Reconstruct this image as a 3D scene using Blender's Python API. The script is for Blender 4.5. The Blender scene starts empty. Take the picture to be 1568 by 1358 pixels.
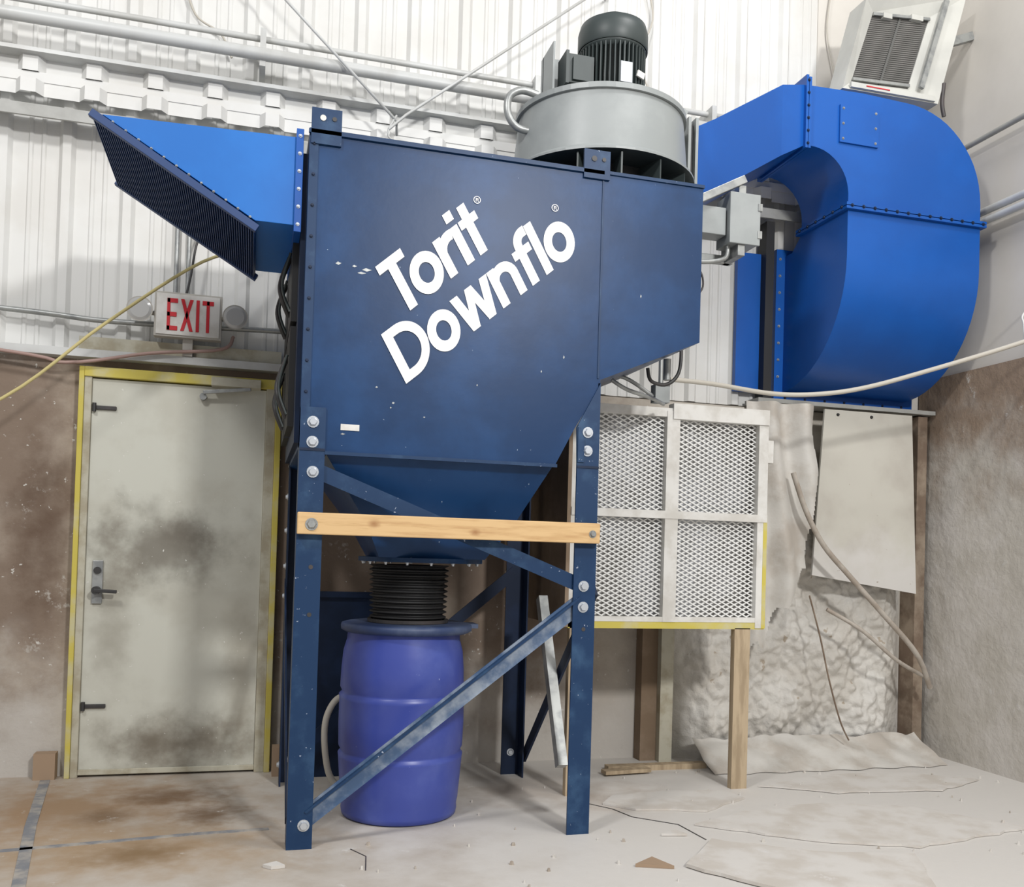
import bpy, bmesh, math, random
from mathutils import Vector, Matrix, noise
random.seed(4)
scene=bpy.context.scene
try:
    scene.view_settings.view_transform='Standard'
except Exception: pass

# ------------------------------------------------------------ materials
def mat(name, c1, c2=None, rough=.5, metal=0, nscale=4, lo=.4, hi=.65, bump=0, bscale=30, specks=None, speck_scale=60, speck_thr=.72, spots=(), vert=None, stretch=None, coat=0, spec=.5, detail=6, trans=0, specks2=None):
    m=bpy.data.materials.new(name); m.use_nodes=True
    nt=m.node_tree; N=nt.nodes; L=nt.links
    b=N['Principled BSDF']
    b.inputs['Roughness'].default_value=rough; b.inputs['Metallic'].default_value=metal
    b.inputs['Coat Weight'].default_value=coat
    b.inputs['Specular IOR Level'].default_value=spec
    b.inputs['Transmission Weight'].default_value=trans
    tc=N.new('ShaderNodeTexCoord')
    vec=tc.outputs['Object']
    if stretch:
        mp=N.new('ShaderNodeMapping'); mp.inputs['Scale'].default_value=stretch; L.new(vec,mp.inputs[0]); svec=mp.outputs[0]
    else: svec=vec
    def rgb(c):
        n=N.new('ShaderNodeRGB'); n.outputs[0].default_value=(*c,1); return n.outputs[0]
    def mix(fac,a,bb):
        n=N.new('ShaderNodeMix'); n.data_type='RGBA'
        L.new(fac,n.inputs[0]); L.new(a,n.inputs[6]); L.new(bb,n.inputs[7]); return n.outputs[2]
    def ramp(src,l,h,v0=0,v1=1):
        n=N.new('ShaderNodeMapRange'); n.interpolation_type='SMOOTHSTEP'
        n.inputs[1].default_value=l; n.inputs[2].default_value=h; n.inputs[3].default_value=v0; n.inputs[4].default_value=v1
        L.new(src,n.inputs[0]); return n.outputs[0]
    def nz(sc,det=detail,v=None,r=.6):
        n=N.new('ShaderNodeTexNoise'); n.inputs['Scale'].default_value=sc; n.inputs['Detail'].default_value=det; n.inputs['Roughness'].default_value=r
        L.new(v or vec,n.inputs['Vector']); return n.outputs[0]
    col=rgb(c1)
    if c2:
        col=mix(ramp(nz(nscale,v=svec),lo,hi),col,rgb(c2))
    if vert:
        sep=N.new('ShaderNodeSeparateXYZ'); L.new(vec,sep.inputs[0])
        nn=nz(3.5)
        for ax,l,h,c in vert:
            ad=N.new('ShaderNodeMath'); ad.operation='MULTIPLY_ADD'; L.new(nn,ad.inputs[0]); ad.inputs[1].default_value=abs(h-l)*1.4+.3; L.new(sep.outputs[ax],ad.inputs[2])
            off=(abs(h-l)*1.4+.3)*.5
            col=mix(ramp(ad.outputs[0],l+off,h+off),col,rgb(c)) if h>l else mix(ramp(ad.outputs[0],h+off,l+off,1,0),col,rgb(c))
    for (p,r,c,st) in spots:
        vm=N.new('ShaderNodeVectorMath'); vm.operation='SUBTRACT'; L.new(vec,vm.inputs[0]); vm.inputs[1].default_value=p
        vs=N.new('ShaderNodeVectorMath'); vs.operation='DIVIDE'; L.new(vm.outputs[0],vs.inputs[0]); vs.inputs[1].default_value=r
        ln=N.new('ShaderNodeVectorMath'); ln.operation='LENGTH'; L.new(vs.outputs[0],ln.inputs[0])
        k=N.new('ShaderNodeMath'); k.operation='MULTIPLY_ADD'; L.new(nz(7,8),k.inputs[0]); k.inputs[1].default_value=1.5; L.new(ln.outputs['Value'],k.inputs[2])
        col=mix(ramp(k.outputs[0],.75,1.9,st,0),col,rgb(c))
    if specks2:
        col=mix(ramp(nz(6,9,r=.75),.60,.68,0,.8),col,rgb(specks2))
    if specks:
        col=mix(ramp(nz(speck_scale,3),speck_thr,speck_thr+.03),col,rgb(specks))
    L.new(col,b.inputs['Base Color'])
    if bump:
        bn=N.new('ShaderNodeBump'); bn.inputs['Strength'].default_value=bump; bn.inputs['Distance'].default_value=.02
        L.new(nz(bscale,8,svec),bn.inputs['Height']); L.new(bn.outputs[0],b.inputs['Normal'])
    return m

M={}
M['navy']=mat('navy_paint',(.005,.031,.098),(.010,.050,.150),rough=.38,nscale=1.8,specks=(.34,.42,.52),speck_scale=38,speck_thr=.725,bump=.07,bscale=2.5,spec=.24)
M['navyleg']=mat('navy_steel',(.008,.034,.095),(.035,.085,.17),rough=.45,nscale=7,lo=.48,hi=.8,specks=(.35,.4,.5),speck_scale=50,speck_thr=.70,spec=.3)
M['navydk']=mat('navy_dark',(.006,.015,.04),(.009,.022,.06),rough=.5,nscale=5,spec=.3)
M['brace']=mat('dusty_brace',(.05,.10,.20),(.28,.33,.40),rough=.5,nscale=6,lo=.40,hi=.66)
M['blue']=mat('duct_blue',(.004,.074,.33),(.005,.090,.39),rough=.34,nscale=1.2,bump=.09,bscale=2.2,spec=.4)
M['hoodblue']=mat('hood_blue',(.006,.125,.45),(.008,.145,.50),rough=.45,nscale=2,spec=.4)
M['grille']=mat('grille_blue',(.010,.04,.14),rough=.5)
M['black']=mat('black_rubber',(.012,.012,.013),rough=.55)
M['barrel']=mat('barrel_plastic',(.045,.07,.33),(.085,.12,.40),rough=.36,nscale=3,lo=.42,hi=.75,specks=(.3,.35,.6),speck_scale=40,speck_thr=.73)
M['lid']=mat('lid_plastic',(.025,.045,.12),(.08,.11,.19),rough=.5,nscale=4)
M['white']=mat('letter_white',(.88,.88,.88),rough=.5)
M['grey']=mat('fan_grey',(.27,.29,.29),(.32,.34,.34),rough=.4,nscale=3)
M['greydk']=mat('motor_grey',(.04,.052,.052),(.055,.068,.068),rough=.45,nscale=3)
M['steel']=mat('galvanised',(.36,.37,.36),(.25,.26,.26),rough=.4,metal=.4,nscale=14)
M['bolt']=mat('bolt_zinc',(.55,.58,.62),rough=.3,metal=.5)
M['wood']=mat('pine_wood',(.64,.43,.21),(.50,.30,.13),rough=.6,nscale=3,stretch=(1.2,12,14),lo=.45,hi=.7,spots=[((.3,-.03,1.30),(.03,.1,.02),(.30,.13,.04),.9),((.72,-.03,1.28),(.03,.1,.02),(.30,.13,.04),.9)])
M['wood2']=mat('old_wood',(.46,.36,.24),(.33,.25,.16),rough=.7,nscale=3,stretch=(8,8,1.2))
M['ply']=mat('plywood_brown',(.20,.14,.09),(.27,.20,.14),rough=.8,nscale=4)
M['siding']=mat('white_siding',(.69,.69,.67),(.63,.62,.59),rough=.5,nscale=1.5)
M['cream']=mat('cream_panel',(.60,.57,.52),(.64,.61,.56),rough=.6,nscale=1.5)
M['pipe']=mat('pipe_paint',(.56,.57,.56),(.46,.46,.44),rough=.4,nscale=3)
M['pipegrey']=mat('pipe_grey',(.30,.30,.28),(.40,.40,.38),rough=.5,nscale=3)
M['yellow']=mat('yellow_paint',(.55,.46,.08),(.52,.48,.28),rough=.6,nscale=5,lo=.45,hi=.7)
M['frame']=mat('frame_cream',(.48,.46,.37),(.36,.32,.23),rough=.6,nscale=8)
M['door']=mat('door_paint',(.56,.56,.49),(.49,.48,.41),rough=.5,nscale=2.5,specks=(.68,.67,.63),speck_scale=40,speck_thr=.70,
  spots=[((-.64,1.35,1.18),(.46,1,.26),(.11,.09,.065),.75),((-.5,1.35,1.27),(.16,1,.11),(.08,.06,.04),.45),((-.50,1.35,.16),(.50,1,.20),(.12,.095,.065),.85),((-.85,1.35,.9),(.14,1,.5),(.17,.14,.10),.5),((-.2,1.35,.5),(.12,1,.6),(.25,.21,.15),.5)])
M['plaster']=mat('wall_plaster',(.22,.165,.125),(.38,.32,.26),rough=.85,nscale=2.0,lo=.42,hi=.68,bump=.3,bscale=14,specks=(.56,.54,.50),speck_scale=26,speck_thr=.68,
  vert=[(0,1.6,2.3,(.50,.46,.40)),(2,.75,.1,(.50,.47,.43))],spots=[((-1.20,1.39,1.25),(.18,1,.6),(.085,.045,.025),.75),((-1.35,1.39,2.25),(.5,1,.18),(.52,.49,.45),.8)],specks2=(.46,.43,.39))
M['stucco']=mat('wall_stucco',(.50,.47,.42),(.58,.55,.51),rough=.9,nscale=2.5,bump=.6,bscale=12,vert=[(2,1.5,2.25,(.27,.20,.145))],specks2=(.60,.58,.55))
M['floor']=mat('floor_concrete',(.52,.48,.43),(.43,.38,.32),rough=.6,nscale=2.3,lo=.4,hi=.7,bump=.15,bscale=9,specks=(.34,.27,.20),speck_scale=22,speck_thr=.75,vert=[(0,.0,1.2,(.61,.585,.55))],
  spots=[((-.95,.75,0),(1.0,.8,1),(.34,.225,.135),1),((-.6,.1,0),(.9,.5,1),(.38,.27,.17),.95),((-.5,.9,0),(.32,.2,1),(.15,.08,.035),.85),((-.30,.55,0),(.18,.2,1),(.13,.07,.03),.85),((-.55,.05,0),(.24,.18,1),(.20,.12,.05),.8),((-.75,.6,0),(.15,.15,1),(.16,.09,.04),.7),((1.2,.75,0),(.7,.4,1),(.38,.32,.27),.6),((1.7,.45,0),(.5,.3,1),(.43,.35,.28),.5),((2.6,-.1,0),(.5,.3,1),(.45,.38,.31),.5)],specks2=(.64,.62,.59))
M['tape']=mat('floor_tape',(.20,.21,.23),(.40,.37,.33),rough=.7,nscale=9)
M['foam']=mat('spray_foam',(.64,.62,.58),(.56,.53,.48),rough=.95,nscale=3,bump=.6,bscale=26,specks=(.42,.36,.29),speck_scale=9,speck_thr=.68)
M['sheet']=mat('plastic_sheet',(.57,.55,.51),(.45,.41,.36),rough=.6,nscale=4,bump=.3,bscale=8)
M['strap']=mat('dirty_strap',(.44,.40,.35),(.34,.29,.24),rough=.8,nscale=9)
M['board']=mat('white_board',(.52,.50,.44),(.44,.41,.36),rough=.6,nscale=2,specks=(.35,.3,.25),speck_scale=30,speck_thr=.72,vert=[(2,1.45,1.1,(.58,.56,.53))])
M['trimbrown']=mat('brown_trim',(.17,.12,.085),(.30,.24,.18),rough=.8,nscale=6)
M['filter']=mat('filter_media',(.66,.67,.70),(.34,.33,.32),rough=.95,nscale=3.5,bump=.8,bscale=25)
M['mesh']=mat('mesh_metal',(.74,.74,.72),rough=.5)
M['fwhite']=mat('frame_white',(.68,.67,.64),(.56,.54,.50),rough=.6,nscale=8)
M['hwhite']=mat('heater_white',(.56,.56,.52),(.46,.46,.43),rough=.45,nscale=2)
M['sign']=mat('sign_housing',(.42,.40,.36),rough=.5)
M['red']=mat('exit_red',(.55,.015,.025),rough=.5)
M['lamp']=mat('lamp_lens',(.46,.46,.45),rough=.25,coat=.5)
M['dark']=mat('dark_metal',(.03,.03,.03),(.06,.05,.05),rough=.5)
M['ceramic']=mat('heater_ceramic',(.17,.165,.155),(.21,.20,.19),rough=.8,nscale=5)
M['slat']=mat('heater_slat',(.10,.10,.095),rough=.6)
M['rope']=mat('rope',(.50,.47,.41),rough=.8)
M['ropey']=mat('yellow_rope',(.56,.48,.22),rough=.8)
M['pink']=mat('old_pipe',(.36,.24,.21),rough=.6)
M['card']=mat('cardboard',(.34,.24,.16),rough=.8)
M['paper']=mat('dust_sheet',(.62,.595,.56),(.53,.49,.44),rough=.8,nscale=5,specks2=(.66,.64,.62))

# ------------------------------------------------------------ mesh builder
class MB:
    def __init__(s): s.bm=bmesh.new(); s.mats=[]
    def mi(s,m):
        if m not in s.mats: s.mats.append(m)
        return s.mats.index(m)
    def face(s,pts,m,smooth=False):
        vs=[s.bm.verts.new(p) for p in pts]; f=s.bm.faces.new(vs); f.material_index=s.mi(m); f.smooth=smooth; return f
    def hexa(s,c,m):
        v=[s.bm.verts.new(p) for p in c]; i=s.mi(m)
        for q in ((3,2,1,0),(4,5,6,7),(0,1,5,4),(1,2,6,5),(2,3,7,6),(3,0,4,7)):
            f=s.bm.faces.new([v[k] for k in q]); f.material_index=i
    def box(s,x0,x1,y0,y1,z0,z1,m):
        s.hexa([(x0,y0,z0),(x1,y0,z0),(x1,y1,z0),(x0,y1,z0),(x0,y0,z1),(x1,y0,z1),(x1,y1,z1),(x0,y1,z1)],m)
    def beam(s,a,b,w,h,m,up=(0,1,0)):
        a=Vector(a);b=Vector(b);d=(b-a).normalized();u=Vector(up); side=d.cross(u).normalized(); u=side.cross(d).normalized()
        c=[]
        for p in (a,b):
            for sx,sy in ((-1,-1),(1,-1),(1,1),(-1,1)): c.append(p+side*sx*w/2+u*sy*h/2)
        s.hexa(c,m)
    def prism(s,pts,ax,a,b,m):
        def P(p,v):
            q=list(p); q.insert(ax,v); return q
        i=s.mi(m); va=[s.bm.verts.new(P(p,a)) for p in pts]; vb=[s.bm.verts.new(P(p,b)) for p in pts]
        n=len(pts)
        for fs in (va[::-1],vb):
            f=s.bm.faces.new(fs); f.material_index=i
        for k in range(n):
            f=s.bm.faces.new([va[k],va[(k+1)%n],vb[(k+1)%n],vb[k]]); f.material_index=i
    def loft(s,rings,m,smooth=False,closed=True,caps=True):
        i=s.mi(m); R=[[s.bm.verts.new(p) for p in r] for r in rings]
        n=len(rings[0])
        for a,b in zip(R,R[1:]):
            for k in range(n if closed else n-1):
                f=s.bm.faces.new([a[k],a[(k+1)%n],b[(k+1)%n],b[k]]); f.material_index=i; f.smooth=smooth
        if caps:
            for r in (rings[0][::-1],rings[-1]): s.face(r,m)
    def frame(s,d):
        d=Vector(d).normalized(); u=Vector((0,0,1)) if abs(d.z)<.9 else Vector((1,0,0))
        a=d.cross(u).normalized(); return a,d.cross(a).normalized()
    def cyl(s,a,b,r0,m,r1=None,seg=24,caps=True):
        a=Vector(a);b=Vector(b); r1=r0 if r1 is None else r1; u,v=s.frame(b-a)
        ring=lambda p,r:[p+u*math.cos(t)*r+v*math.sin(t)*r for t in [2*math.pi*k/seg for k in range(seg)]]
        s.loft([ring(a,r0),ring(b,r1)],m,True,True,caps)
    def lathe(s,prof,cx,cy,m,seg=48,smooth=True):
        i=s.mi(m); R=[]
        for r,z in prof:
            R.append([s.bm.verts.new((cx+r*math.cos(2*math.pi*k/seg),cy+r*math.sin(2*math.pi*k/seg),z)) for k in range(seg)])
        for a,b in zip(R,R[1:]):
            for k in range(seg):
                f=s.bm.faces.new([a[k],a[(k+1)%seg],b[(k+1)%seg],b[k]]); f.material_index=i; f.smooth=smooth
    def disc(s,cx,cy,z,r,m,seg=48):
        s.face([(cx+r*math.cos(2*math.pi*k/seg),cy+r*math.sin(2*math.pi*k/seg),z) for k in range(seg)],m)
    def tube(s,pts,r,m,seg=8,sub=6):
        P=[Vector(p) for p in pts]
        if sub>1 and len(P)>2:
            Q=[]
            for i in range(len(P)-1):
                p0=P[max(i-1,0)];p1=P[i];p2=P[i+1];p3=P[min(i+2,len(P)-1)]
                for k in range(sub):
                    t=k/sub; Q.append(.5*((2*p1)+(p2-p0)*t+(2*p0-5*p1+4*p2-p3)*t*t+(3*p1-p0-3*p2+p3)*t**3))
            Q.append(P[-1]); P=Q
        rings=[]; u=None
        for i,p in enumerate(P):
            d=(P[min(i+1,len(P)-1)]-P[max(i-1,0)]).normalized()
            if u is None: u,_=s.frame(d)
            u=(u-d*u.dot(d)).normalized(); v=d.cross(u)
            rings.append([p+u*math.cos(2*math.pi*k/seg)*r+v*math.sin(2*math.pi*k/seg)*r for k in range(seg)])
        s.loft(rings,m,True)
    def bolt(s,p,d,r=.016,m=None,h=.012):
        p=Vector(p);d=Vector(d).normalized(); m=m or M['bolt']
        s.cyl(p,p+d*h*.25,r*1.25,m,seg=14); s.cyl(p+d*h*.25,p+d*h,r,m,r*.75,seg=6)
    def bolts(s,a,b,n,d,r=.007,m=None):
        a=Vector(a);b=Vector(b)
        for k in range(n): s.bolt(a+(b-a)*(k/(n-1) if n>1 else 0),d,r,m,.008)
    def done(s,name,bevel=0,recalc=True,loc=None):
        if recalc: bmesh.ops.recalc_face_normals(s.bm,faces=s.bm.faces)
        me=bpy.data.meshes.new(name); s.bm.to_mesh(me); s.bm.free()
        for m in s.mats: me.materials.append(m)
        o=bpy.data.objects.new(name,me); bpy.context.collection.objects.link(o)
        if bevel:
            bv=o.modifiers.new('bevel','BEVEL'); bv.width=bevel; bv.segments=2; bv.limit_method='ANGLE'; bv.angle_limit=math.radians(50)
        return o

# ------------------------------------------------------------ room
W0,W1=-3.6,4.05
b=MB(); b.box(W0,W1+.15,-5.5,1.56,-.1,0,M['floor']); b.done('floor')
b=MB()
b.box(W0,W1+.15,1.392,1.56,0,2.15,M['plaster'])
b.box(W0,W1+.15,1.43,1.56,2.15,5.4,M['cream'])
b.done('wall_back')
b=MB()
per=.295
k0=-1.44-.045
start=k0-per*int((k0-W0)/per)
xs=[]
xx=start
while xx<3.22-.12:
    xs+= [(xx,1.415),(xx+.020,1.391),(xx+.060,1.391),(xx+.08,1.415),(xx+.15,1.415),(xx+.157,1.409),(xx+.17,1.409),(xx+.177,1.415),(xx+.21,1.415),(xx+.217,1.409),(xx+.23,1.409),(xx+.237,1.415)]
    xx+=per
xs.append((3.22,1.415))
for a,c in zip(xs,xs[1:]): b.face([(a[0],a[1],2.16),(c[0],c[1],2.16),(c[0],c[1],5.4),(a[0],a[1],5.4)],M['siding'])
b.box(3.22,W1-.002,1.405,1.428,2.16,5.4,M['cream'])
b.done('corrugated_siding',recalc=False)
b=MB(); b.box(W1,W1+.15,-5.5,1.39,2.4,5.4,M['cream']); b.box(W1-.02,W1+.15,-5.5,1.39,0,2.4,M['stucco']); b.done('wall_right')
b=MB(); b.box(W0,-.05,1.31,1.39,2.13,2.17,M['pipe']); b.box(-1.05,-.05,1.34,1.388,2.17,2.24,M['frame']); b.done('trim_1')
b=MB()
xx=start
pts=[]
while xx<3.1:
    pts+=[(xx+.1,1.335),(xx+.13,1.29),(xx+.20,1.29),(xx+.23,1.335)]
    xx+=per
for a,c in zip(pts,pts[1:]):
    b.face([(a[0],a[1],3.43),(c[0],c[1],3.43),(c[0],c[1],3.50),(a[0],a[1],3.50)],M['siding'])
    b.face([(a[0],a[1]+.03,3.55),(c[0],c[1]+.03,3.55),(c[0],c[1]+.03,3.63),(a[0],a[1]+.03,3.63)],M['siding'])
b.box(start,3.2,1.28,1.389,3.63,3.65,M['pipe'])
b.box(start,3.2,1.33,1.389,3.50,3.55,M['siding'])
b.box(start,3.2,1.27,1.389,3.345,3.36,M['pipe'])
b.box(start,3.2,1.265,1.28,3.30,3.36,M['pipegrey'])
b.done('steel_girt',recalc=True)
b=MB()
b.tube([(W0,1.20,3.76),(2.5,1.20,3.76)],.032,M['pipe'],16,1)
b.tube([(W0,1.26,3.87),(2.5,1.26,3.87)],.016,M['pipe'],12,1)
for x in (-2.5,-.2,1.3,2.4):
    b.box(x-.015,x+.015,1.2,1.389,3.70,3.90,M['pipe'])
b.done('overhead_pipe')
b=MB()
b.tube([(W0,1.355,2.40),(-1.43,1.355,2.35),(-.9,1.355,2.33),(-.06,1.355,2.355),(.2,1.355,2.35)],.014,M['steel'],10)
b.tube([(W0,1.34,2.28),(-1.43,1.29,2.13),(-1.1,1.29,2.09),(-.7,1.29,2.17),(-.36,1.3,2.22),(-.3,1.34,2.30)],.009,M['pink'],8)
b.done('conduit')
b=MB()
for y,z0 in ((0,3.75),(0,3.30),(0,3.24)):
    b.tube([(3.97,1.25,z0+.02),(3.97,-5,z0-.02)],.022 if z0<3.4 else .016,M['pipegrey'] if z0>3.4 else M['pipe'],12,1)
for z0 in (3.75,3.27):
    for y in (1.1,-.6): b.box(3.97,4.05,y-.02,y+.02,z0-.02,z0+.02,M['pipe'])
b.done('side_wall_pipe')

# ------------------------------------------------------------ door
b=MB()
b.box(-.98,-.12,1.345,1.39,.012,2.03,M['door'])
b.box(-1.015,-.98,1.33,1.39,0,2.05,M['frame']); b.box(-1.04,-1.015,1.32,1.39,0,2.085,M['yellow'])
b.box(-.12,-.07,1.33,1.39,0,2.05,M['frame']); b.box(-.07,-.04,1.32,1.39,0,2.085,M['yellow'])
b.box(-1.015,-.07,1.32,1.39,2.035,2.085,M['yellow'])
b.box(-.40,-.15,1.27,1.345,2.025,2.07,M['frame'])
b.beam((-.2,1.28,2.02),(-.44,1.30,1.99),.02,.01,M['steel'])
b.box(-.945,-.895,1.33,1.345,.88,1.10,M['steel'])
b.cyl((-.92,1.345,.95),(-.92,1.28,.95),.02,M['dark']); b.beam((-.93,1.285,.95),(-.82,1.285,.945),.018,.016,M['dark'])
b.cyl((-.92,1.335,1.05),(-.92,1.32,1.05),.018,M['dark'])
for z in (1.88,.36):
    b.box(-.97,-.86,1.33,1.345,z-.010,z+.010,M['dark']); b.cyl((-.965,1.33,z-.022),(-.965,1.33,z+.022),.010,M['dark'],seg=12)
b.cyl((-.44,1.345,1.97),(-.44,1.31,1.97),.018,M['steel'],seg=16)
b.box(-.98,-.12,1.335,1.345,.012,.04,M['frame'])
b.done('door_1',bevel=.003)

# ------------------------------------------------------------ exit sign
b=MB()
b.box(-.69,-.36,1.27,1.33,2.26,2.49,M['sign']); b.box(-.68,-.37,1.264,1.27,2.27,2.48,M['fwhite'])
b.box(-.55,-.50,1.30,1.338,2.172,2.26,M['sign'])
b.box(-.56,-.49,1.33,1.389,2.38,2.45,M['steel'])
def glyph(b,polys,ox,oz,sx,sz,y,m,th=.003):
    for p in polys:
        if isinstance(p[0],(int,float)): x0,z0,x1,z1=p; p=[(x0,z0),(x1,z0),(x1,z1),(x0,z1)]
        b.prism([(ox+q[0]*sx,oz+q[1]*sz) for q in p],1,y-th,y,m)
gl={'E':([(0,0,.30,1),(0,0,1,.14),(0,.43,.9,.57),(0,.86,1,1)],.052),
    'X':([[(0,0),(.28,0),(1,1),(.72,1)],[(.72,0),(1,0),(.28,1),(0,1)]],.062),
    'I':([(0,0,1,1)],.016),
    'T':([(0,.86,1,1),(.36,0,.64,1)],.056)}
ox=-.628
for ch in 'EXIT':
    ps,w_=gl[ch]; glyph(b,ps,ox,2.292,w_,.165,1.2635,M['red']); ox+=w_+.014
for x in (-.758,-.292):
    b.cyl((x,1.32,2.385),(x,1.25,2.385),.045,M['sign'],.064,seg=28); b.cyl((x,1.25,2.385),(x,1.243,2.385),.058,M['lamp'],.045,seg=28)
    b.cyl((x,1.31,2.385),(-.52,1.31,2.375),.012,M['sign'],seg=10)
for x in (-.60,-.54): b.tube([(x,1.37,2.45),(x,1.37,3.3)],.012,M['steel'],10,1)
b.tube([(-.54,1.30,2.49),(-.52,1.3,2.6),(-.50,1.3,2.75),(-.46,1.35,2.9)],.006,M['dark'],8)
b.done('exit_sign',bevel=.0015)

# ------------------------------------------------------------ dust collector
b=MB(); nv=M['navy']; nl=M['navyleg']
D=1.1
poly=[(.0,1.60),(.11,1.575),(1.07,1.575),(1.16,1.75),(1.27,1.93),(1.27,1.965),(1.74,2.17),(1.74,2.87),(0,2.87)]
b.prism(poly,1,0.0,D,nv)
b.box(.0,.035,-.006,0,1.62,2.85,nl)
b.box(-.004,1.26,-.012,0.0,2.862,2.878,nl)
b.box(1.255,1.262,-.004,0,1.97,2.86,nl)
b.box(.10,1.08,-.012,.0,1.572,1.586,nl)
b.box(0.0,1.744,-.008,D,2.868,2.882,nl)
for k in range(9): b.bolt((.018,-.006,1.82+k*.125),(0,-1,0),.006,M['navydk'],.006)
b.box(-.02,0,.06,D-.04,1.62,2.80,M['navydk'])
for z0 in (1.86,2.30):
    for y0 in (.18,.62):
        b.box(-.045,-.02,y0,y0+.38,z0-.16,z0+.26,M['black'])
        b.tube([(-.045,y0+.19,z0-.10),(-.08,y0+.17,z0-.02),(-.085,y0+.19,z0+.05),(-.05,y0+.19,z0+.16)],.012,M['dark'],8)
        b.tube([(-.045,y0+.09,z0-.10),(-.08,y0+.13,z0+.02),(-.05,y0+.11,z0+.16)],.006,M['greydk'],8)
for x in (.07,1.23):
    b.box(x-.065,x+.055,-.012,0,2.82 if x<1 else 2.84,2.965,nl)
    b.cyl((x-.02,-.0125,2.925),(x-.02,-.016,2.925),.012,M['fwhite'] if x<1 else M['dark'],seg=16)
    b.cyl((x+.025,-.0125,2.925),(x+.025,-.016,2.925),.009,M['dark'],seg=16)
cx,cy=.585,.46
b.loft([[(.11,.03,1.575),(1.07,.03,1.575),(1.07,1.07,1.575),(.11,1.07,1.575)],
        [(.30,.17,1.30),(.93,.17,1.30),(.93,.86,1.30),(.30,.86,1.30)],
        [(.36,.22,1.165),(.83,.22,1.165),(.83,.70,1.165),(.36,.70,1.165)]],nv)
b.cyl((cx,cy,1.165),(cx,cy,1.145),.285,nl,seg=40)
for k in range(16):
    t=2*math.pi*k/16; b.bolt((cx+.265*math.cos(t),cy+.265*math.sin(t),1.145),(0,0,-1),.007,M['bolt'])
b.box(0,.10,-.010,0,0.0,1.76,nl); b.box(0,.008,0,.09,0,1.76,nl)
b.box(1.17,1.27,-.010,0,0.0,1.60,nl); b.prism([(1.17,1.60),(1.27,1.60),(1.27,1.95),(1.165,1.75)],1,-.010,0,nl); b.box(1.262,1.27,0,.09,0,1.95,nl)
b.prism([(1.17,1.60),(1.20,1.60),(1.20,1.70),(1.17,1.76)],1,-.016,-.01,nl)
b.box(0,.10,-.013,-.010,1.585,1.595,M['navydk']); b.box(1.17,1.27,-.013,-.010,1.575,1.585,M['navydk'])
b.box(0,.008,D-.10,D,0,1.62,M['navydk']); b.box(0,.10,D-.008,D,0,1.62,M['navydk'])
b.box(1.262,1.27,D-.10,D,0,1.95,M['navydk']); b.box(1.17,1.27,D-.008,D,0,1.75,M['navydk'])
for (x,z) in ((.05,1.70),(.05,1.62),(.055,1.50),(.065,.095),(1.215,1.73),(1.215,1.65),(1.215,1.065),(1.215,.975)):
    b.bolt((x,-.010,z),(0,-1,0),.019,M['bolt'],.016)
for (x,z) in ((.06,.93),(1.22,.88),(.06,1.12)): b.cyl((x,-.0102,z),(x,-.0115,z),.009,M['dark'],seg=12)
for z in (1.65,1.45,1.28,1.1,.95,.1): b.bolt((-.0,D-.05,z),(-1,0,0),.014)
b.bolt((.05,D-.008,.12),(0,-1,0),.016); b.bolt((1.22,D-.008,.12),(0,-1,0),.016)
b.beam((.07,.012,.115),(1.20,.012,.985),.078,.008,M['brace'])
b.beam((.07,.0,.145),(1.20,.0,1.015),.010,.030,nl)
b.beam((.05,.010,1.515),(1.215,.010,1.065),.062,.008,nl)
b.beam((.05,.03,1.545),(1.215,.03,1.095),.006,.035,nl)
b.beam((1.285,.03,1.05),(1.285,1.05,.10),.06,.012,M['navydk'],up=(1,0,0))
b.beam((1.245,.30,.22),(1.245,.68,.98),.055,.045,M['steel'],up=(1,0,0))
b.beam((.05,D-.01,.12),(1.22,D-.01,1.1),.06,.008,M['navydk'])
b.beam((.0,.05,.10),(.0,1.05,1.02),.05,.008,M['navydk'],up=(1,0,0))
b.box(.16,.235,-.003,0,1.675,1.70,M['fwhite'])
for (x,z,w,h) in ((.195,2.345,.010,.005),(.245,2.335,.020,.007),(.225,2.32,.018,.005),(.13,2.35,.012,.007),(.30,1.86,.006,.004),(.37,1.80,.006,.005),(.5,1.75,.005,.003),(.95,2.4,.004,.010),(1.1,2.05,.004,.008),(.17,1.66,.01,.004),(1.45,2.35,.003,.008),(.36,1.78,.004,.004),(1.0,1.98,.003,.006),(.72,1.9,.003,.005)):
    b.prism([(x-w,z-h*.3),(x,z-h),(x+w,z+h*.2),(x+w*.3,z+h*.5),(x-w*.2,z+h)],1,-.001,0,M['steel'])
def ring(cx,cy,ro,ri,a0,a1,n=24,rx=1):
    out=[]
    for k in range(n):
        t0=math.radians(a0+(a1-a0)*k/n); t1=math.radians(a0+(a1-a0)*(k+1)/n)
        out.append([(cx+ro*rx*math.cos(t0),cy+ro*math.sin(t0)),(cx+ro*rx*math.cos(t1),cy+ro*math.sin(t1)),(cx+(ro*rx-(ro-ri))*math.cos(t1),cy+ri*math.sin(t1)),(cx+(ro*rx-(ro-ri))*math.cos(t0),cy+ri*math.sin(t0))])
    return out
R_=lambda x0,y0,x1,y1:[[(x0,y0),(x1,y0),(x1,y1),(x0,y1)]]
def line(p,q,w):
    (x0,y0),(x1,y1)=p,q
    return [[(x0-w/2,y0),(x0+w/2,y0),(x1+w/2,y1),(x1-w/2,y1)]]
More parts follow.
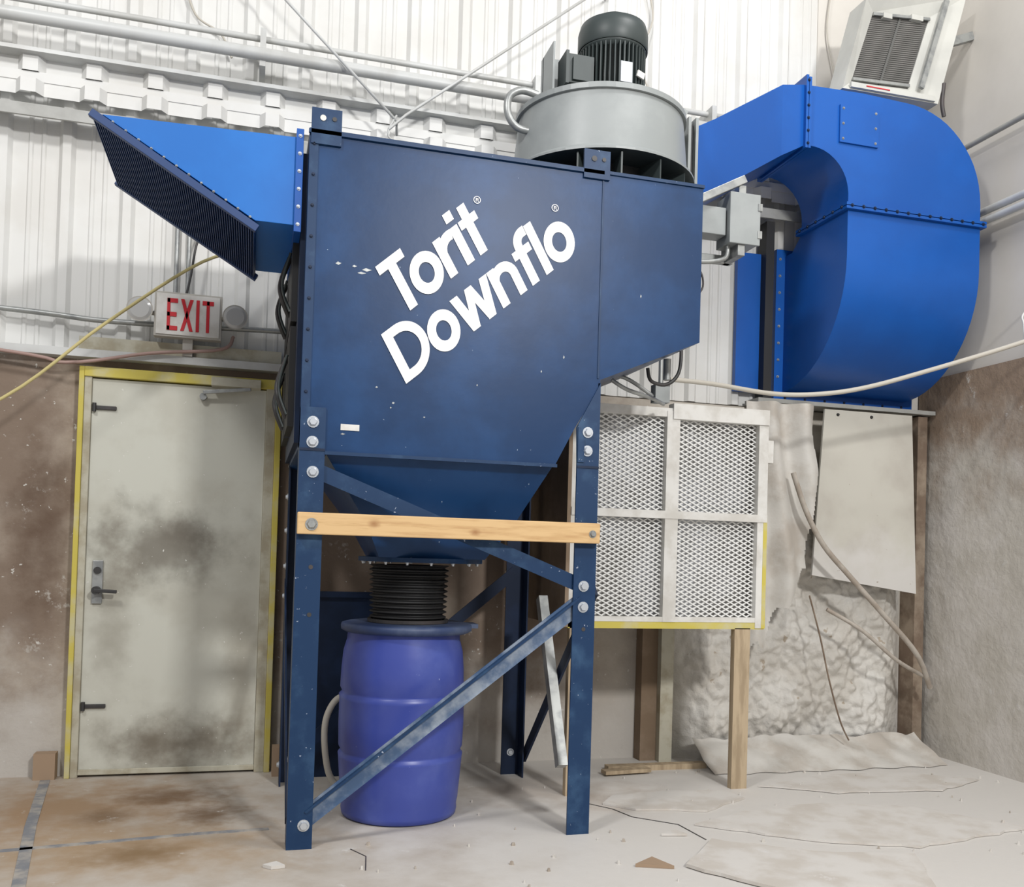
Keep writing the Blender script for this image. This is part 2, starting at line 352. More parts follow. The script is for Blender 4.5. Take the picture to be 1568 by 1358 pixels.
G={'T':(R_(0,.83,.60,1)+R_(.205,0,.395,1),.50),
 'o':(ring(.345,.36,.375,.185,0,360,36,.93),.715),
 'r':(R_(0,0,.185,.73)+ring(.36,.38,.36,.175,75,165,10),.425),
 'i':(R_(0,0,.185,.73)+R_(0,.83,.185,1.01),.215),
 't':(R_(.11,0,.295,.96)+R_(0,.57,.42,.73),.44),
 'D':(R_(0,0,.19,1)+R_(.15,0,.30,.17)+R_(.15,.83,.30,1)+ring(.30,.5,.5,.33,-90,90,24),.82),
 'w':(line((.10,.73),(.27,0),.185)+line((.27,0),(.46,.73),.17)+line((.46,.73),(.67,0),.17)+line((.67,0),(.84,.73),.185),.95),
 'n':(R_(0,0,.185,.73)+ring(.315,.42,.315,.135,0,180,16)+R_(.45,0,.63,.42),.67),
 'f':(R_(.11,0,.295,.78)+ring(.395,.76,.285,.10,90,180,10)+R_(.39,.86,.47,1.045)+R_(0,.57,.44,.73),.49),
 'l':(R_(0,0,.185,1.02),.225)}
bl_=MB()
def word(txt,ox,oz,ang,h,k,gap,y=-.0045):
    a=math.radians(ang); u=(math.cos(a),math.sin(a)); v=(-math.sin(a)+k*math.cos(a),math.cos(a)+k*math.sin(a)); x=0; cnt=0
    for ch in txt:
        polys,w=G[ch]
        for j,p in enumerate(polys):
            cnt+=1; yy=y+.00002*cnt
            P=[(ox+h*((q[0]+x)*u[0]+q[1]*v[0]),yy,oz+h*((q[0]+x)*u[1]+q[1]*v[1])) for q in p]
            ar=sum(P[n][0]*P[(n+1)%4][2]-P[(n+1)%4][0]*P[n][2] for n in range(4))
            if ar<0: P=P[::-1]
            bl_.face(P,M['white'])
        x+=w+gap
    return x*h
word('Torit',.393,2.155,42,.222,.20,.0)
word('Downflo',.42,1.882,41,.218,.20,-.010)
for (x,z) in ((.695,2.68),(1.04,2.69)):
    for p in ring(x,z,.016,.013,0,360,16): bl_.face([(q[0],-.0045,q[1]) for q in p],M['white'])
    for p in R_(x-.006,z-.008,x-.003,z+.008)+R_(x-.004,z+.005,x+.005,z+.008)+R_(x+.003,z,x+.006,z+.008)+R_(x-.004,z-.001,x+.005,z+.002)+[[(x+.001,z),(x+.004,z),(x+.007,z-.008),(x+.004,z-.008)]]: bl_.face([(q[0],-.0045,q[1]) for q in p],M['white'])
dc=b.done('dust_collector',bevel=0)
lt=bl_.done('lettering',recalc=False); lt.parent=dc

b=MB(); b.box(.0,1.27,-.052,-.0135,1.250,1.337,M['wood'])
b.bolt((.055,-.052,1.29),(0,-1,0),.020,M['steel']); b.bolt((1.235,-.052,1.29),(0,-1,0),.013,M['steel'])
b.done('wood_crossbar',bevel=.004)

# inlet hood
b=MB(); hb=M['hoodblue']; y0,y1=.05,.76
b.prism([(-.025,2.86),(-.78,2.84),(-.20,2.50),(-.025,2.50)],1,y0,y1,hb)
A=Vector((-.80,0,2.845)); Bv=Vector((-.195,0,2.485)); dv=(Bv-A).normalized(); nn=Vector((dv.z,0,-dv.x));
if nn.z>0: nn=-nn
q=lambda t,y,o:(A+(Bv-A)*t+nn*o)+Vector((0,y,0))
for t0,t1,ya,yb in ((-.02,1.02,y0-.015,y0+.010),(-.02,1.02,y1-.015,y1+.015)):
    b.hexa([q(t0,ya,.0),q(t1,ya,.0),q(t1,yb,.0),q(t0,yb,.0),q(t0,ya,.030),q(t1,ya,.030),q(t1,yb,.030),q(t0,yb,.030)],M['grille'])
for k in range(64):
    t=k/63; b.hexa([q(t-.003,y0,.004),q(t+.003,y0,.004),q(t+.003,y1,.004),q(t-.003,y1,.004),q(t+.002,y0,.028),q(t+.008,y0,.028),q(t+.008,y1,.028),q(t+.002,y1,.028)],M['grille'])
b.hexa([q(0,y0,.001),q(1,y0,.001),q(1,y1,.001),q(0,y1,.001),q(0,y0,.006),q(1,y0,.006),q(1,y1,.006),q(0,y1,.006)],M['black'])
b.bolts((-.74,y0-.001,2.815),(-.22,y0-.001,2.512),12,(0,-1,0),.004,M['steel'])
b.box(-.05,-.021,y0-.015,y1+.02,2.47,2.89,M['blue'])
b.bolts((-.035,y0-.015,2.50),(-.035,y0-.015,2.86),6,(0,-1,0),.006)
b.tube([(-.45,.4,2.86),(-.45,.4,2.92)],.01,M['steel'],8,1)
b.done('inlet_hood',bevel=.002)

# ------------------------------------------------------------ fan + motor
b=MB(); fx,fy=1.44,.55; g=M['grey']
b.cyl((fx,fy,2.883),(fx,fy,2.93),.44,M['navydk'],seg=48)
b.cyl((fx,fy,2.93),(fx,fy,3.04),.30,M['dark'],seg=40)
for k in range(14):
    t=2*math.pi*k/14+.1; c,s_=math.cos(t),math.sin(t)
    b.beam((fx+.28*c,fy+.28*s_,2.98),(fx+.45*c,fy+.45*s_,2.98),.10,.008,M['greydk'],up=(-s_,c,0))
b.lathe([(.30,3.035),(.47,3.035)],fx,fy,M['greydk'],64)
b.lathe([(.47,3.035),(.47,3.045),(.455,3.045)],fx,fy,g,64,False)
b.lathe([(.455,3.045),(.435,3.07)],fx,fy,g,64)
b.lathe([(.435,3.07),(.41,3.34)],fx,fy,g,64)
b.lathe([(.41,3.335),(.425,3.335),(.425,3.36),(.41,3.36)],fx,fy,g,64,False)
b.disc(fx,fy,3.352,.412,g,64)
b.box(fx,1.89,.56,.94,3.08,3.34,g)
b.box(1.885,1.90,.47,1.03,3.02,3.43,g); b.box(1.925,1.94,.47,1.03,3.02,3.43,g); b.box(1.90,1.925,.50,1.0,3.06,3.40,M['dark'])
b.tube([(1.08,.45,3.40),(1.00,.45,3.41),(.94,.45,3.37),(.935,.45,3.29),(.98,.45,3.23),(1.06,.45,3.22)],.018,M['steel'],12)
b.beam((1.80,.40,3.36),(1.83,.40,3.42),.03,.02,g); b.box(1.22,1.26,.30,.34,3.36,3.38,g)
b.done('centrifugal_fan')
b=MB(); mx,my=1.495,.55; d=M['greydk']
b.cyl((mx,my,3.362),(mx,my,3.38),.17,g,seg=40)
b.lathe([(.165,3.38),(.165,3.40),(.135,3.41),(.135,3.70),(.168,3.705),(.168,3.715)],mx,my,d,48)
for k in range(44):
    t=2*math.pi*k/44; c,s_=math.cos(t),math.sin(t)
    b.beam((mx+.148*c,my+.148*s_,3.39),(mx+.148*c,my+.148*s_,3.705),.036,.006,d,up=(-s_,c,0))
b.lathe([(.172,3.715),(.176,3.72),(.176,3.80),(.165,3.84),(.12,3.865),(.09,3.868)],mx,my,d,48)
b.lathe([(.09,3.868),(.085,3.89),(.0,3.895)],mx,my,d,48)
b.box(mx-.27,mx-.14,my-.12,my-.01,3.48,3.62,d); b.box(mx-.285,mx-.27,my-.13,my,3.47,3.63,d); b.box(mx-.25,mx-.16,my-.135,my-.12,3.49,3.60,d)
b.box(mx-.33,mx-.32,my-.06,my+.14,3.37,3.70,g); b.box(mx-.33,mx-.15,my+.10,my+.11,3.37,3.70,g)
b.box(mx-.02,mx+.04,my-.172,my-.165,3.50,3.60,M['bolt'])
b.beam((mx+.07,my-.16,3.56),(mx+.11,my-.15,3.55),.03,.01,M['fwhite'])
b.done('electric_motor')

# ------------------------------------------------------------ exhaust duct
b=MB(); bl=M['blue']
rect=lambda x,ya,yb,za,zb:[(x,ya,za),(x,yb,za),(x,yb,zb),(x,ya,zb)]
b.loft([rect(1.945,.50,1.0,3.06,3.40),rect(2.06,.53,1.02,3.09,3.47),rect(2.54,.68,1.14,3.41,3.80),rect(2.70,.70,1.16,3.50,3.835)],bl)
b.box(2.685,2.70,.675,1.185,3.475,3.88,bl); b.box(2.703,2.718,.675,1.185,3.475,3.87,bl)
b.bolts((2.70,.675,3.50),(2.70,.675,3.85),6,(0,-1,0),.007,M['navydk'])
def resample(P,n):
    P=[Vector((p[0],0,p[1])) for p in P]; L=[0]
    for a,c in zip(P,P[1:]): L.append(L[-1]+(c-a).length)
    out=[]
    for k in range(n):
        t=L[-1]*k/(n-1); i=max(j for j in range(len(L)) if L[j]<=t+1e-9); i=min(i,len(P)-2)
        out.append(P[i].lerp(P[i+1],(t-L[i])/(L[i+1]-L[i])))
    return out
arcO=[(2.715,3.835),(3.05,3.845),(3.35,3.835)]+[(3.35+.52*math.sin(t),3.315+.52*math.cos(t)) for t in [math.radians(a) for a in range(8,91,8)]]+[(3.87,3.20)]
arcI=[(2.715,3.50),(2.74,3.50)]+[(2.74+.24*math.sin(t),3.26+.24*math.cos(t)) for t in [math.radians(a) for a in range(8,91,10)]]+[(2.98,3.20)]
O=resample(arcO,28); In=resample(arcI,28); i=b.mi(bl)
ya,yb=.70,1.16
for yy in (ya,yb):
    vo=[b.bm.verts.new((p.x,yy,p.z)) for p in O]; vi=[b.bm.verts.new((p.x,yy,p.z)) for p in In]
    for k in range(27):
        f=b.bm.faces.new([vo[k],vo[k+1],vi[k+1],vi[k]]); f.material_index=i
for C_ in (O,In):
    b.loft([[(p.x,ya,p.z),(p.x,yb,p.z)] for p in C_],bl,True,False,False)
b.box(2.955,3.895,.675,1.185,3.195,3.21,bl); b.box(2.955,3.895,.675,1.185,3.175,3.19,bl)
b.bolts((2.99,.675,3.193),(3.87,.675,3.193),13,(0,-1,0),.008,M['navydk'])
b.bolts((2.955,.72,3.193),(2.955,1.14,3.193),6,(-1,0,0),.008,M['navydk'])
side=[(.70,3.18),(.70,3.04),(.70,2.92)]+[(1.34-.64*math.cos(math.radians(t)),2.92-.67*math.sin(math.radians(t))) for t in range(6,91,6)]
back=[(1.34,3.10),(1.26,3.10),(1.16,3.18)]
x0,x1=2.98,3.87
for xx in (x0,x1): b.face([(xx,p[0],p[1]) for p in side+back],bl)
b.loft([[(x0,p[0],p[1]),(x1,p[0],p[1])] for p in side],bl,True,False,False)
b.loft([[(x0,p[0],p[1]),(x1,p[0],p[1])] for p in [side[-1]]+back],bl,False,False,False)
b.box(2.92,3.93,1.335,1.375,2.19,3.14,bl); b.bolts((2.945,1.335,2.24),(2.945,1.335,3.08),9,(0,-1,0),.007,M['steel'])
b.bolts((3.0,1.335,2.215),(3.85,1.335,2.215),7,(0,-1,0),.007,M['navydk'])
b.box(2.66,2.83,1.35,1.385,2.24,3.10,bl)
b.box(2.82,2.875,1.29,1.385,2.20,3.29,M['black'])
b.box(2.91,3.16,.688,.70,3.545,3.755,bl)
for x in (2.93,3.14):
    for z in (3.565,3.65,3.735): b.bolt((x,.688,z),(0,-1,0),.006,M['steel'],.006)
b.done('exhaust_duct')

# ------------------------------------------------------------ barrel, hose
b=MB(); bx,by=.52,.47
pr=[(.0,.0),(.245,.0),(.260,.008),(.264,.03),(.262,.05),(.268,.08),(.277,.20),(.282,.262),(.284,.275),(.274,.285),(.273,.295),(.282,.312),(.285,.42),(.284,.525),(.287,.54),(.275,.55),(.274,.56),(.282,.575),(.279,.66),(.272,.74),(.258,.79),(.254,.84)]
b.lathe(pr,bx,by,M['barrel'],64)
b.lathe([(.0,.868),(.27,.868),(.285,.866),(.297,.862),(.30,.85),(.298,.835),(.28,.825),(.262,.825)],bx+.012,by,M['lid'],64)
b.box(bx+.22,bx+.335,by-.06,by+.06,.845,.865,M['lid'])
b.done('plastic_barrel')
b=MB(); hx=.535; pr=[]
nr=11
for k in range(nr*6+1):
    t=k/(nr*6); z=.871+t*.26; r=.166+.009*t+.010*math.cos(t*nr*2*math.pi); pr.append((r,z))
b.lathe(pr,hx,by,M['black'],48)
b.lathe([(.185,.87),(.185,.885),(.17,.885)],hx,by,M['dark'],48,False)
b.done('flexible_hose')
b=MB(); b.box(.18,.52,1.18,1.20,0,.97,M['navydk']); b.box(.18,.52,1.16,1.18,.94,.97,M['navydk']); b.box(.2,.5,1.2,1.3,0,.03,M['navydk']); b.done('steel_panel')
b=MB()
b.tube([(.28,.87,.016),(.23,.86,.10),(.205,.85,.26),(.215,.85,.38),(.27,.87,.46),(.35,.9,.44),(.40,.95,.3),(.36,.98,.02)],.016,M['rope'],12)
b.done('vacuum_hose')

# ------------------------------------------------------------ filter frame
b=MB(); fw=M['fwhite']; y=.60
X0,XM,X1=1.36,1.905,2.455; Z0,ZM,Z1=.84,1.42,1.975
b.box(X0,X1,y,y+.05,Z0-.005,Z0+.03,M['yellow']); b.box(X0,X1,y-.002,y+.05,Z0+.03,Z0+.055,fw)
b.box(X0,X1-.55,y,y+.05,Z1-.05,Z1-.005,fw); b.box(1.90,X1,y-.012,y+.05,Z1-.06,Z1+.02,fw)
b.box(X0,X0+.05,y,y+.05,Z0,Z1,fw)
b.box(XM-.036,XM+.036,y-.004,y+.05,Z0+.03,Z1-.02,fw)
b.box(X1-.055,X1,y-.004,y+.05,1.42,Z1+.0,fw); b.box(X1-.055,X1-.02,y-.004,y+.05,Z0,1.42,fw); b.box(X1-.02,X1+.002,y-.006,y+.05,Z0,1.42,M['yellow'])
b.box(X0,X1,y-.008,y+.05,ZM-.020,ZM+.020,fw)
b.box(2.46,2.50,.62,.66,1.72,1.84,fw)
b.box(X0,X1,y+.10,y+.13,Z0,Z1-.02,M['filter'])
b.box(X0-.02,X0,y,1.30,Z0,Z1-.04,M['ply']); b.box(X1-.02,X1,y+.05,.9,Z0,Z1-.02,M['ply'])
b.box(X0,X1,y+.05,1.30,Z1-.05,Z1-.03,M['fwhite'])
b.box(X0,X1,y+.05,.9,Z0,Z0+.02,M['ply'])
def mesh_win(xa,xb,za,zb):
    px,pz=.048,.025; sl=pz/px
    for sgn in (1,-1):
        for k in range(-2,120):
            zz=za+k*pz if sgn<0 else zb-k*pz
            xl,xr=xa,xb
            zL=zz; f=lambda x:zL+sgn*sl*(x-xa)
            for zc in (za,zb):
                xc=xa+(zc-zL)/(sgn*sl)
                if sgn>0:
                    if zc==za: xl=max(xl,xc)
                    else: xr=min(xr,xc)
                else:
                    if zc==zb: xl=max(xl,xc)
                    else: xr=min(xr,xc)
            if xr-xl<.004: continue
            b.beam((xl,y+.035+.002*sgn,f(xl)),(xr,y+.035+.002*sgn,f(xr)),.0065,.004,M['mesh'])
mesh_win(X0+.05,XM-.036,Z0+.055,ZM-.020); mesh_win(XM+.036,X1-.055,Z0+.055,ZM-.020)
mesh_win(X0+.05,XM-.036,ZM+.020,Z1-.05); mesh_win(XM+.036,X1-.055,ZM+.020,Z1-.06)
b.box(2.285,2.375,y+.0,y+.04,0,Z0,M['wood2']); b.box(1.37,1.45,y+.0,y+.04,0,Z0,M['wood2'])
b.done('filter_frame',bevel=0)

# ------------------------------------------------------------ back-right wall clutter
def grid(name,xa,xb,za,zb,nx,nz,fn,m,inside=lambda u,v:True):
    b=MB(); i=b.mi(m); V={}
    for a in range(nx+1):
        for c in range(nz+1):
            u,v=a/nx,c/nz
            V[a,c]=b.bm.verts.new(fn(xa+(xb-xa)*u,za+(zb-za)*v,u,v))
    for a in range(nx):
        for c in range(nz):
            if inside((a+.5)/nx,(c+.5)/nz):
                f=b.bm.faces.new([V[a,c],V[a+1,c],V[a+1,c+1],V[a,c+1]]); f.material_index=i; f.smooth=True
    bmesh.ops.delete(b.bm,geom=[v for v in b.bm.verts if not v.link_faces],context='VERTS')
    return b.done(name,recalc=False)
def foam(x,z,u,v):
    w=noise.voronoi(Vector((x*15,z*15,0)))[0]
    n=noise.noise(Vector((x*3.5,z*3.5,1)))*.07+(.5-min(1,w[0]))*.040+noise.noise(Vector((x*25,z*25,7)))*.015
    e=min(u,1-u,1-v)*8; e=max(0,min(1,e))
    return (x,1.385-(.08+.07*(1-v)+n)*e,z)
grid('spray_foam',2.28,3.90,0.0,1.80,260,250,foam,M['foam'])
def sheet(x,z,u,v):
    return (x+.02*math.sin(v*5)+.015*noise.noise(Vector((1,z*4,9))),1.10-.03*math.sin(u*16+v*3)-.05*(1-v)+.03*noise.noise(Vector((x*5,z*4,0))),z)
def sheetmask(u,v):
    edge=.60+.30*v+.05*math.sin(v*11)
    low=.04+.55*max(0,u-.12)+.03*math.sin(u*23)
    return u<edge and v>low
grid('plastic_sheet',2.62,3.16,.62,2.14,70,110,sheet,M['sheet'],sheetmask)
def sheet2(x,z,u,v):
    f=.5+.5*noise.noise(Vector((x*3,0,5)))
    return (x,1.22-.30*(1-v)**1.3-.05*f+.015*math.sin(u*40+v*6),.004+.13*v*(.7+.8*f)+.03*v*noise.noise(Vector((x*9,z*9,2))))
grid('drape_sheet',2.35,3.90,.0,.30,120,20,sheet2,M['sheet'])
b=MB(); b.hexa([(3.08,1.12,1.12),(3.82,1.12,1.02),(3.82,1.135,1.02),(3.08,1.135,1.12),(3.19,1.19,2.14),(3.82,1.19,2.14),(3.82,1.205,2.14),(3.19,1.205,2.14)],M['board'])
for x in (3.28,3.52): b.bolt((x,1.188,2.11),(0,-1,0),.008,M['dark'])
b.done('white_board')
b=MB(); b.box(3.915,3.985,1.25,1.39,.0,2.15,M['trimbrown']); b.box(2.75,4.02,1.22,1.385,2.16,2.185,M['pipegrey']); b.box(2.17,2.25,1.25,1.39,.0,.95,M['frame']); b.box(2.07,2.17,1.30,1.39,0,.95,M['ply']); b.done('trim_2')
b=MB()
b.tube([(2.88,1.03,1.72),(2.95,1.00,1.50),(3.06,.98,1.30),(3.25,.99,1.12),(3.47,1.00,.92),(3.75,1.02,.66),(3.92,1.10,.44)],.016,M['strap'],10)
b.tube([(3.14,1.05,.92),(3.35,1.00,.80),(3.6,1.0,.62),(3.9,1.10,.50)],.012,M['strap'],8)
b.tube([(3.02,1.05,1.0),(3.10,1.05,.75),(3.16,1.04,.5),(3.24,1.04,.26),(3.31,1.05,.14)],.005,M['trimbrown'],8)
b.done('hanging_strap')

# ------------------------------------------------------------ electrical + strut + sensor
b=MB(); st=M['steel']
b.box(2.10,2.26,.42,.56,2.80,3.05,M['grey']); b.box(2.095,2.265,.405,.42,2.795,3.055,M['grey'])
for z in (2.85,2.99): b.box(2.25,2.275,.40,.42,z-.02,z+.02,M['steel'])
b.box(1.748,2.20,.56,.60,2.96,3.00,st); b.box(1.748,2.20,.56,.60,2.74,2.78,st)
b.beam((1.90,.42,2.98),(2.18,.42,3.13),.04,.03,st); b.box(2.15,2.19,.42,.60,2.74,3.10,st)
b.box(1.86,2.09,.44,.54,2.84,2.98,M['grey'])
b.tube([(2.12,.47,2.80),(2.10,.47,2.73),(1.95,.47,2.70),(1.748,.47,2.72)],.012,st,10)
b.done('electrical_box',bevel=.003)
b=MB()
b.cyl((1.747,.3,2.42),(1.80,.3,2.42),.028,st); b.cyl((1.80,.3,2.42),(1.86,.3,2.42),.040,st); b.cyl((1.86,.3,2.42),(1.875,.3,2.42),.03,M['dark'])
b.tube([(1.85,.3,2.45),(1.90,.3,2.52),(1.88,.3,2.60),(1.80,.3,2.63),(1.748,.3,2.62)],.005,M['dark'],8)
b.done('pressure_sensor')
b=MB()
b.tube([(1.60,.25,2.09),(1.62,.25,2.03),(1.70,.25,2.02),(1.76,.25,2.08),(1.77,.25,2.2),(1.748,.25,2.26)],.009,M['dark'],8)
b.cyl((1.70,.25,2.04),(1.70,.25,2.14),.018,st,seg=14)
b.tube([(1.44,.3,2.03),(1.52,.3,1.99),(1.66,.35,1.97),(1.80,.5,1.97)],.010,M['steel'],8)
b.done('air_fitting')
b=MB(); b.box(1.80,1.88,.60,.66,1.997,2.09,M['grey']); b.tube([(1.84,.63,2.09),(1.84,.63,2.35)],.012,st,10,1)
b.tube([(1.80,.63,2.03),(1.6,.63,2.12),(1.4,.6,2.02)],.010,st,10)
b.done('junction_box')
b=MB()
b.tube([(1.86,.56,2.11),(2.1,.56,2.105),(2.45,.56,2.08),(2.74,.56,2.10),(3.0,.52,2.15),(3.35,.45,2.26),(3.75,.3,2.40),(4.04,.15,2.52)],.0125,M['rope'],12)
b.tube([(3.80,.28,2.42),(3.86,.35,2.53),(3.9,.4,2.60),(4.04,.45,2.7)],.006,M['fwhite'],6)
b.done('air_hose')

# ------------------------------------------------------------ radiant heater
b=MB(); y=.88
A_,B_,C_,D_=(3.20,4.52),(3.90,4.66),(3.71,3.97),(3.05,3.96)
a,bb,c,d_=(3.275,4.47),(3.67,4.51),(3.525,4.05),(3.135,4.03)
hw=M['hwhite']
b.prism([A_,B_,C_,D_],1,y+.06,y+.16,hw)
for p,q2,r,s2 in ((A_,B_,bb,a),(B_,C_,c,bb),(C_,D_,d_,c),(D_,A_,a,d_)):
    b.loft([[(p[0],y,p[1]),(q2[0],y,q2[1]),(r[0],y+.04,r[1]),(s2[0],y+.04,s2[1])],[(p[0],y+.06,p[1]),(q2[0],y+.06,q2[1]),(r[0],y+.06,r[1]),(s2[0],y+.06,s2[1])]],hw)
b.prism([a,bb,c,d_],1,y+.05,y+.059,M['ceramic'])
lerp=lambda p,q,t:(p[0]+(q[0]-p[0])*t,p[1]+(q[1]-p[1])*t)
p=lerp(a,bb,.5);q2=lerp(d_,c,.5); b.beam((p[0],y+.045,p[1]),(q2[0],y+.045,q2[1]),.014,.008,M['slat'])
for k in range(34):
    t=.04+.92*k/33
    p=lerp(a,d_,t);q2=lerp(bb,c,t); b.beam((p[0],y+.047,p[1]),(q2[0],y+.047,q2[1]),.003,.004,M['slat'])
for t in (.04,.97):
    p=lerp(a,d_,t);q2=lerp(bb,c,t); b.beam((p[0],y+.03,p[1]),(q2[0],y+.03,q2[1]),.016,.012,M['steel'])
p=lerp(a,bb,.25); q2=lerp(bb,a,.1)
b.box(p[0]-.04,p[0]+.02,y+.02,y+.05,p[1]-.04,p[1]-.01,hw); b.box(q2[0]-.1,q2[0]-.02,y+.02,y+.05,q2[1]-.04,q2[1]-.01,hw)
b.beam((3.75,y-.01,4.60),(3.58,y-.01,4.04),.03,.02,M['steel'])
b.beam((3.10,y-.005,3.985),(3.68,y-.005,3.99),.03,.02,hw)
b.box(3.2,3.36,y-.018,y-.015,3.985,3.991,M['red'])
b.tube([(3.75,y,4.1),(3.74,y,3.98),(3.755,y,3.9)],.012,M['dark'],8)
b.beam((3.8,y+.12,4.4),(4.045,y+.12,4.5),.05,.04,M['steel'])
b.done('radiant_heater')

# ------------------------------------------------------------ wires
b=MB()
b.tube([(-.40,1.15,4.32),(.50,1.14,3.49),(.52,1.262,3.47)],.008,M['pipe'],8,1)
b.tube([(.46,1.14,3.44),(.55,1.14,3.53),(1.75,1.15,4.52),(1.76,1.40,4.53)],.008,M['pipe'],8,1)
b.tube([(.50,1.14,3.52),(.46,1.14,3.40),(.62,1.14,3.33),(.63,1.262,3.33)],.006,M['pipe'],8)
b.tube([(-.40,1.15,4.32),(-.41,1.40,4.33)],.006,M['pipe'],8,1)
b.done('tie_wire')
b=MB(); b.tube([(-.62,1.37,4.2),(-.55,1.37,4.0),(-.42,1.37,3.92),(-.36,1.37,3.80)],.006,M['rope'],8)
b.tube([(3.30,1.38,4.9),(3.27,1.38,4.6),(3.33,1.38,4.3),(3.30,1.38,4.1),(3.42,1.38,3.95)],.005,M['rope'],8)
b.tube([(2.05,1.37,5.0),(2.02,1.37,4.7),(2.06,1.37,4.45),(1.98,1.37,4.2),(2.08,1.37,3.95)],.005,M['rope'],8)
b.done('loose_cable')
b=MB(); b.tube([(-2.9,.7,.02),(-2.6,.8,.8),(-1.9,.9,1.50),(-1.31,1.0,1.85),(-.88,1.0,2.24),(-.45,1.05,2.60),(-.2,1.2,2.72),(-.1,1.35,2.75)],.008,M['ropey'],8); b.done('pull_rope')

# ------------------------------------------------------------ floor items
b=MB()
def strip(p,w,z=.003,m=M['tape']):
    for a,c in zip(p,p[1:]):
        a=Vector((*a,z/2));c=Vector((*c,z/2)); b.beam(a,c,w,z,m,up=(0,0,1))
strip([(-1.12,1.30),(-1.02,.5),(-.88,-.4),(-.75,-1.5)],.045)
strip([(-2.6,-.08),(-1.06,.17),(-.35,.27),(-.06,.29)],.03)
b.done('floor_tape')
b=MB()
def crack(p,w=.006):
    for a,c in zip(p,p[1:]): b.beam((*a,.001),(*c,.001),w,.002,M['dark'],up=(0,0,1))
crack([(1.40,.50),(1.52,.34),(1.56,.20),(1.72,.05),(1.74,-.18)],.006)
crack([(.25,-.04),(.30,-.14),(.28,-.30)],.004)
b.done('floor_crack')
def papers(name,polys,m,h=.004):
    b=MB()
    for k,p in enumerate(polys):
        q=[]
        for n in range(len(p)):
            a=Vector(p[n]);c=Vector(p[(n+1)%len(p)]); L=(c-a).length; s_=max(1,int(L/.07)) if L>.2 else 1
            for t in range(s_):
                v=a.lerp(c,t/s_); q.append((v.x+(random.random()-.5)*.02*(s_>1),v.y+(random.random()-.5)*.02*(s_>1)))
        vb=[(w[0],w[1],.001+.001*k) for w in q]; hh=.004+.002*k+random.random()*h; vt=[(w[0],w[1],hh) for w in q]
        b.loft([vb,vt],m)
    return b.done(name)
papers('floor_sheet',[[(1.50,.42),(1.62,.30),(1.95,.22),(2.25,.40),(2.22,.55),(1.9,.60),(1.6,.55)],[(1.78,.02),(1.98,-.12),(2.2,-.30),(2.6,-.45),(3.3,-.30),(3.0,.1),(2.6,.25),(2.1,.16)],[(2.46,.62),(2.8,.42),(3.4,.38),(3.8,.55),(3.5,.75),(3.0,.80)],[(1.75,-.22),(2.1,-.45),(2.5,-.55),(2.3,-.9),(1.7,-.8),(1.5,-.5)]],M['paper'],.007)
papers('cardboard_scrap',[[(1.30,-.45),(1.40,-.38),(1.44,-.50)]],M['card'],.01)
papers('paper_scrap',[[(-.09,-.20),(-.04,-.17),(-.01,-.22),(-.06,-.23)],[(1.57,-.10),(1.66,-.05),(1.68,-.12)]],M['paper'],.01)
b=MB(); b.box(1.78,2.38,1.06,1.12,.0,.03,M['wood2']); b.beam((1.72,.98,.02),(2.00,1.01,.02),.06,.02,M['wood2'],up=(0,0,1)); b.done('wood_plank')
b=MB(); b.box(-.03,.02,1.22,1.31,0,.15,M['card']); b.done('cardboard_box')
b=MB(); b.box(-1.18,-1.08,1.31,1.38,0,.13,M['card']); b.done('cardboard_box')
b=MB()
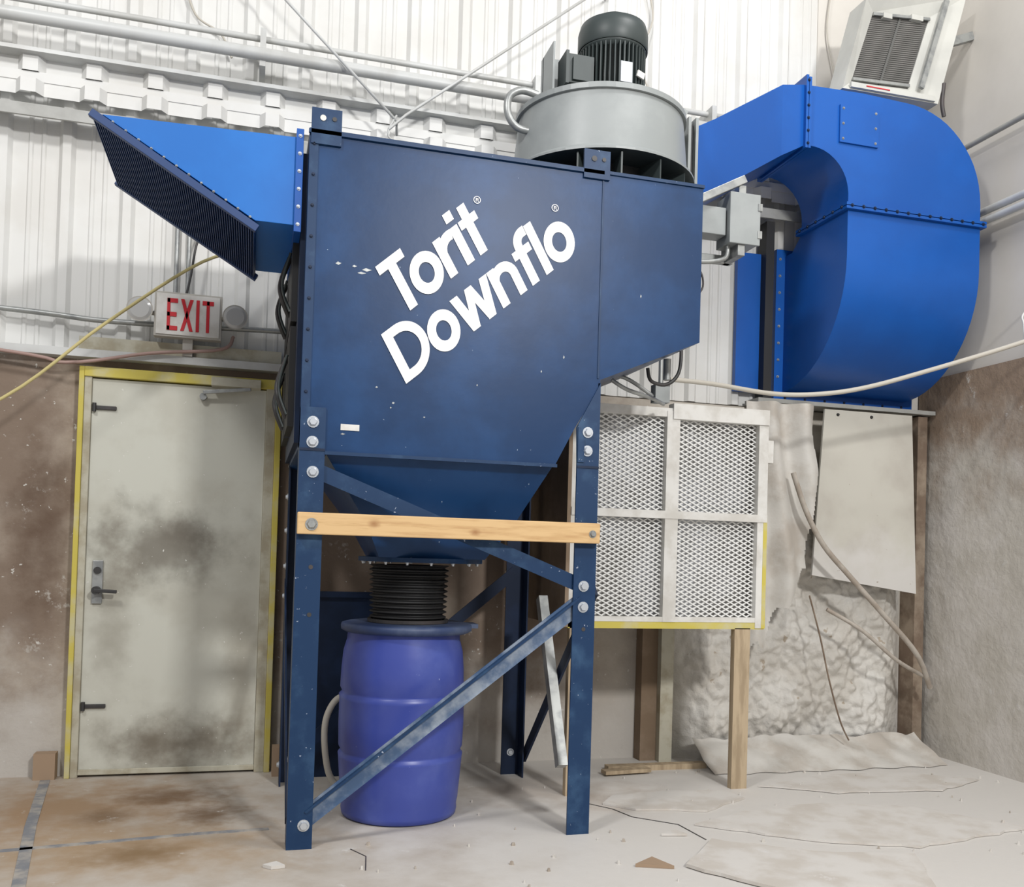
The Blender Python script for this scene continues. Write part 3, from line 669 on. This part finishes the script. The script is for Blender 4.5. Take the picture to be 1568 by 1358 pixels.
for k in range(90):
    x=random.uniform(.2,3.9); yy=random.uniform(-.7,1.0); s_=random.uniform(.003,.010)
    a0=random.random()*6; n=5
    base=[(x+s_*math.cos(a0+6.283*t/n)*random.uniform(.6,1.2),yy+s_*math.sin(a0+6.283*t/n)*random.uniform(.6,1.2)) for t in range(n)]
    h=s_*random.uniform(.4,.8)+.008
    b.loft([[(p[0],p[1],0) for p in base],[(x+(p[0]-x)*.6,yy+(p[1]-yy)*.6,h) for p in base]],random.choice([M['foam'],M['paper'],M['paper'],M['strap']]))
b.done('floor_debris')

# ------------------------------------------------------------ lights
def area(name,loc,tgt,size,power,col=(1,1,1)):
    l=bpy.data.lights.new(name,'AREA'); l.shape='RECTANGLE'; l.size=size[0]; l.size_y=size[1]; l.energy=power; l.color=col
    o=bpy.data.objects.new(name,l); o.location=loc; o.rotation_euler=(Vector(tgt)-Vector(loc)).to_track_quat('-Z','Y').to_euler(); bpy.context.collection.objects.link(o)
area('high_bay_light',(2.4,-6.5,4.9),(.8,.8,1.5),(.7,.5),335,(1,.99,.975))
area('high_bay_light.001',(-2.4,-3.0,5.6),(1.4,.8,1.2),(.7,.5),125,(1,.99,.98))
area('high_bay_light.002',(2.6,-1.5,6.0),(2.0,.6,1.5),(1.2,.6),72,(1,.99,.98))
w=bpy.data.worlds.new('world'); scene.world=w; w.use_nodes=True
w.node_tree.nodes['Background'].inputs[0].default_value=(.99,.99,1,1); w.node_tree.nodes['Background'].inputs[1].default_value=.43

# ------------------------------------------------------------ camera
f,py,psi,th,ro=1434.47,818.3658,.2706,.0202,.0293
R=Vector((math.cos(psi),-math.sin(psi),0)); F=Vector((math.sin(psi)*math.cos(th),math.cos(psi)*math.cos(th),math.sin(th)))
U=R.cross(F); c,s_=math.cos(ro),math.sin(ro); R,U=c*R+s_*U,c*U-s_*R
cd=bpy.data.cameras.new('camera'); cd.sensor_fit='HORIZONTAL'; cd.sensor_width=36; cd.lens=f/1568*36; cd.shift_y=(py-679)/1568
co=bpy.data.objects.new('camera',cd); bpy.context.collection.objects.link(co)
mw=Matrix(((R.x,U.x,-F.x,-.1698),(R.y,U.y,-F.y,-3.825),(R.z,U.z,-F.z,1.1975),(0,0,0,1)))
co.matrix_world=mw
scene.camera=co
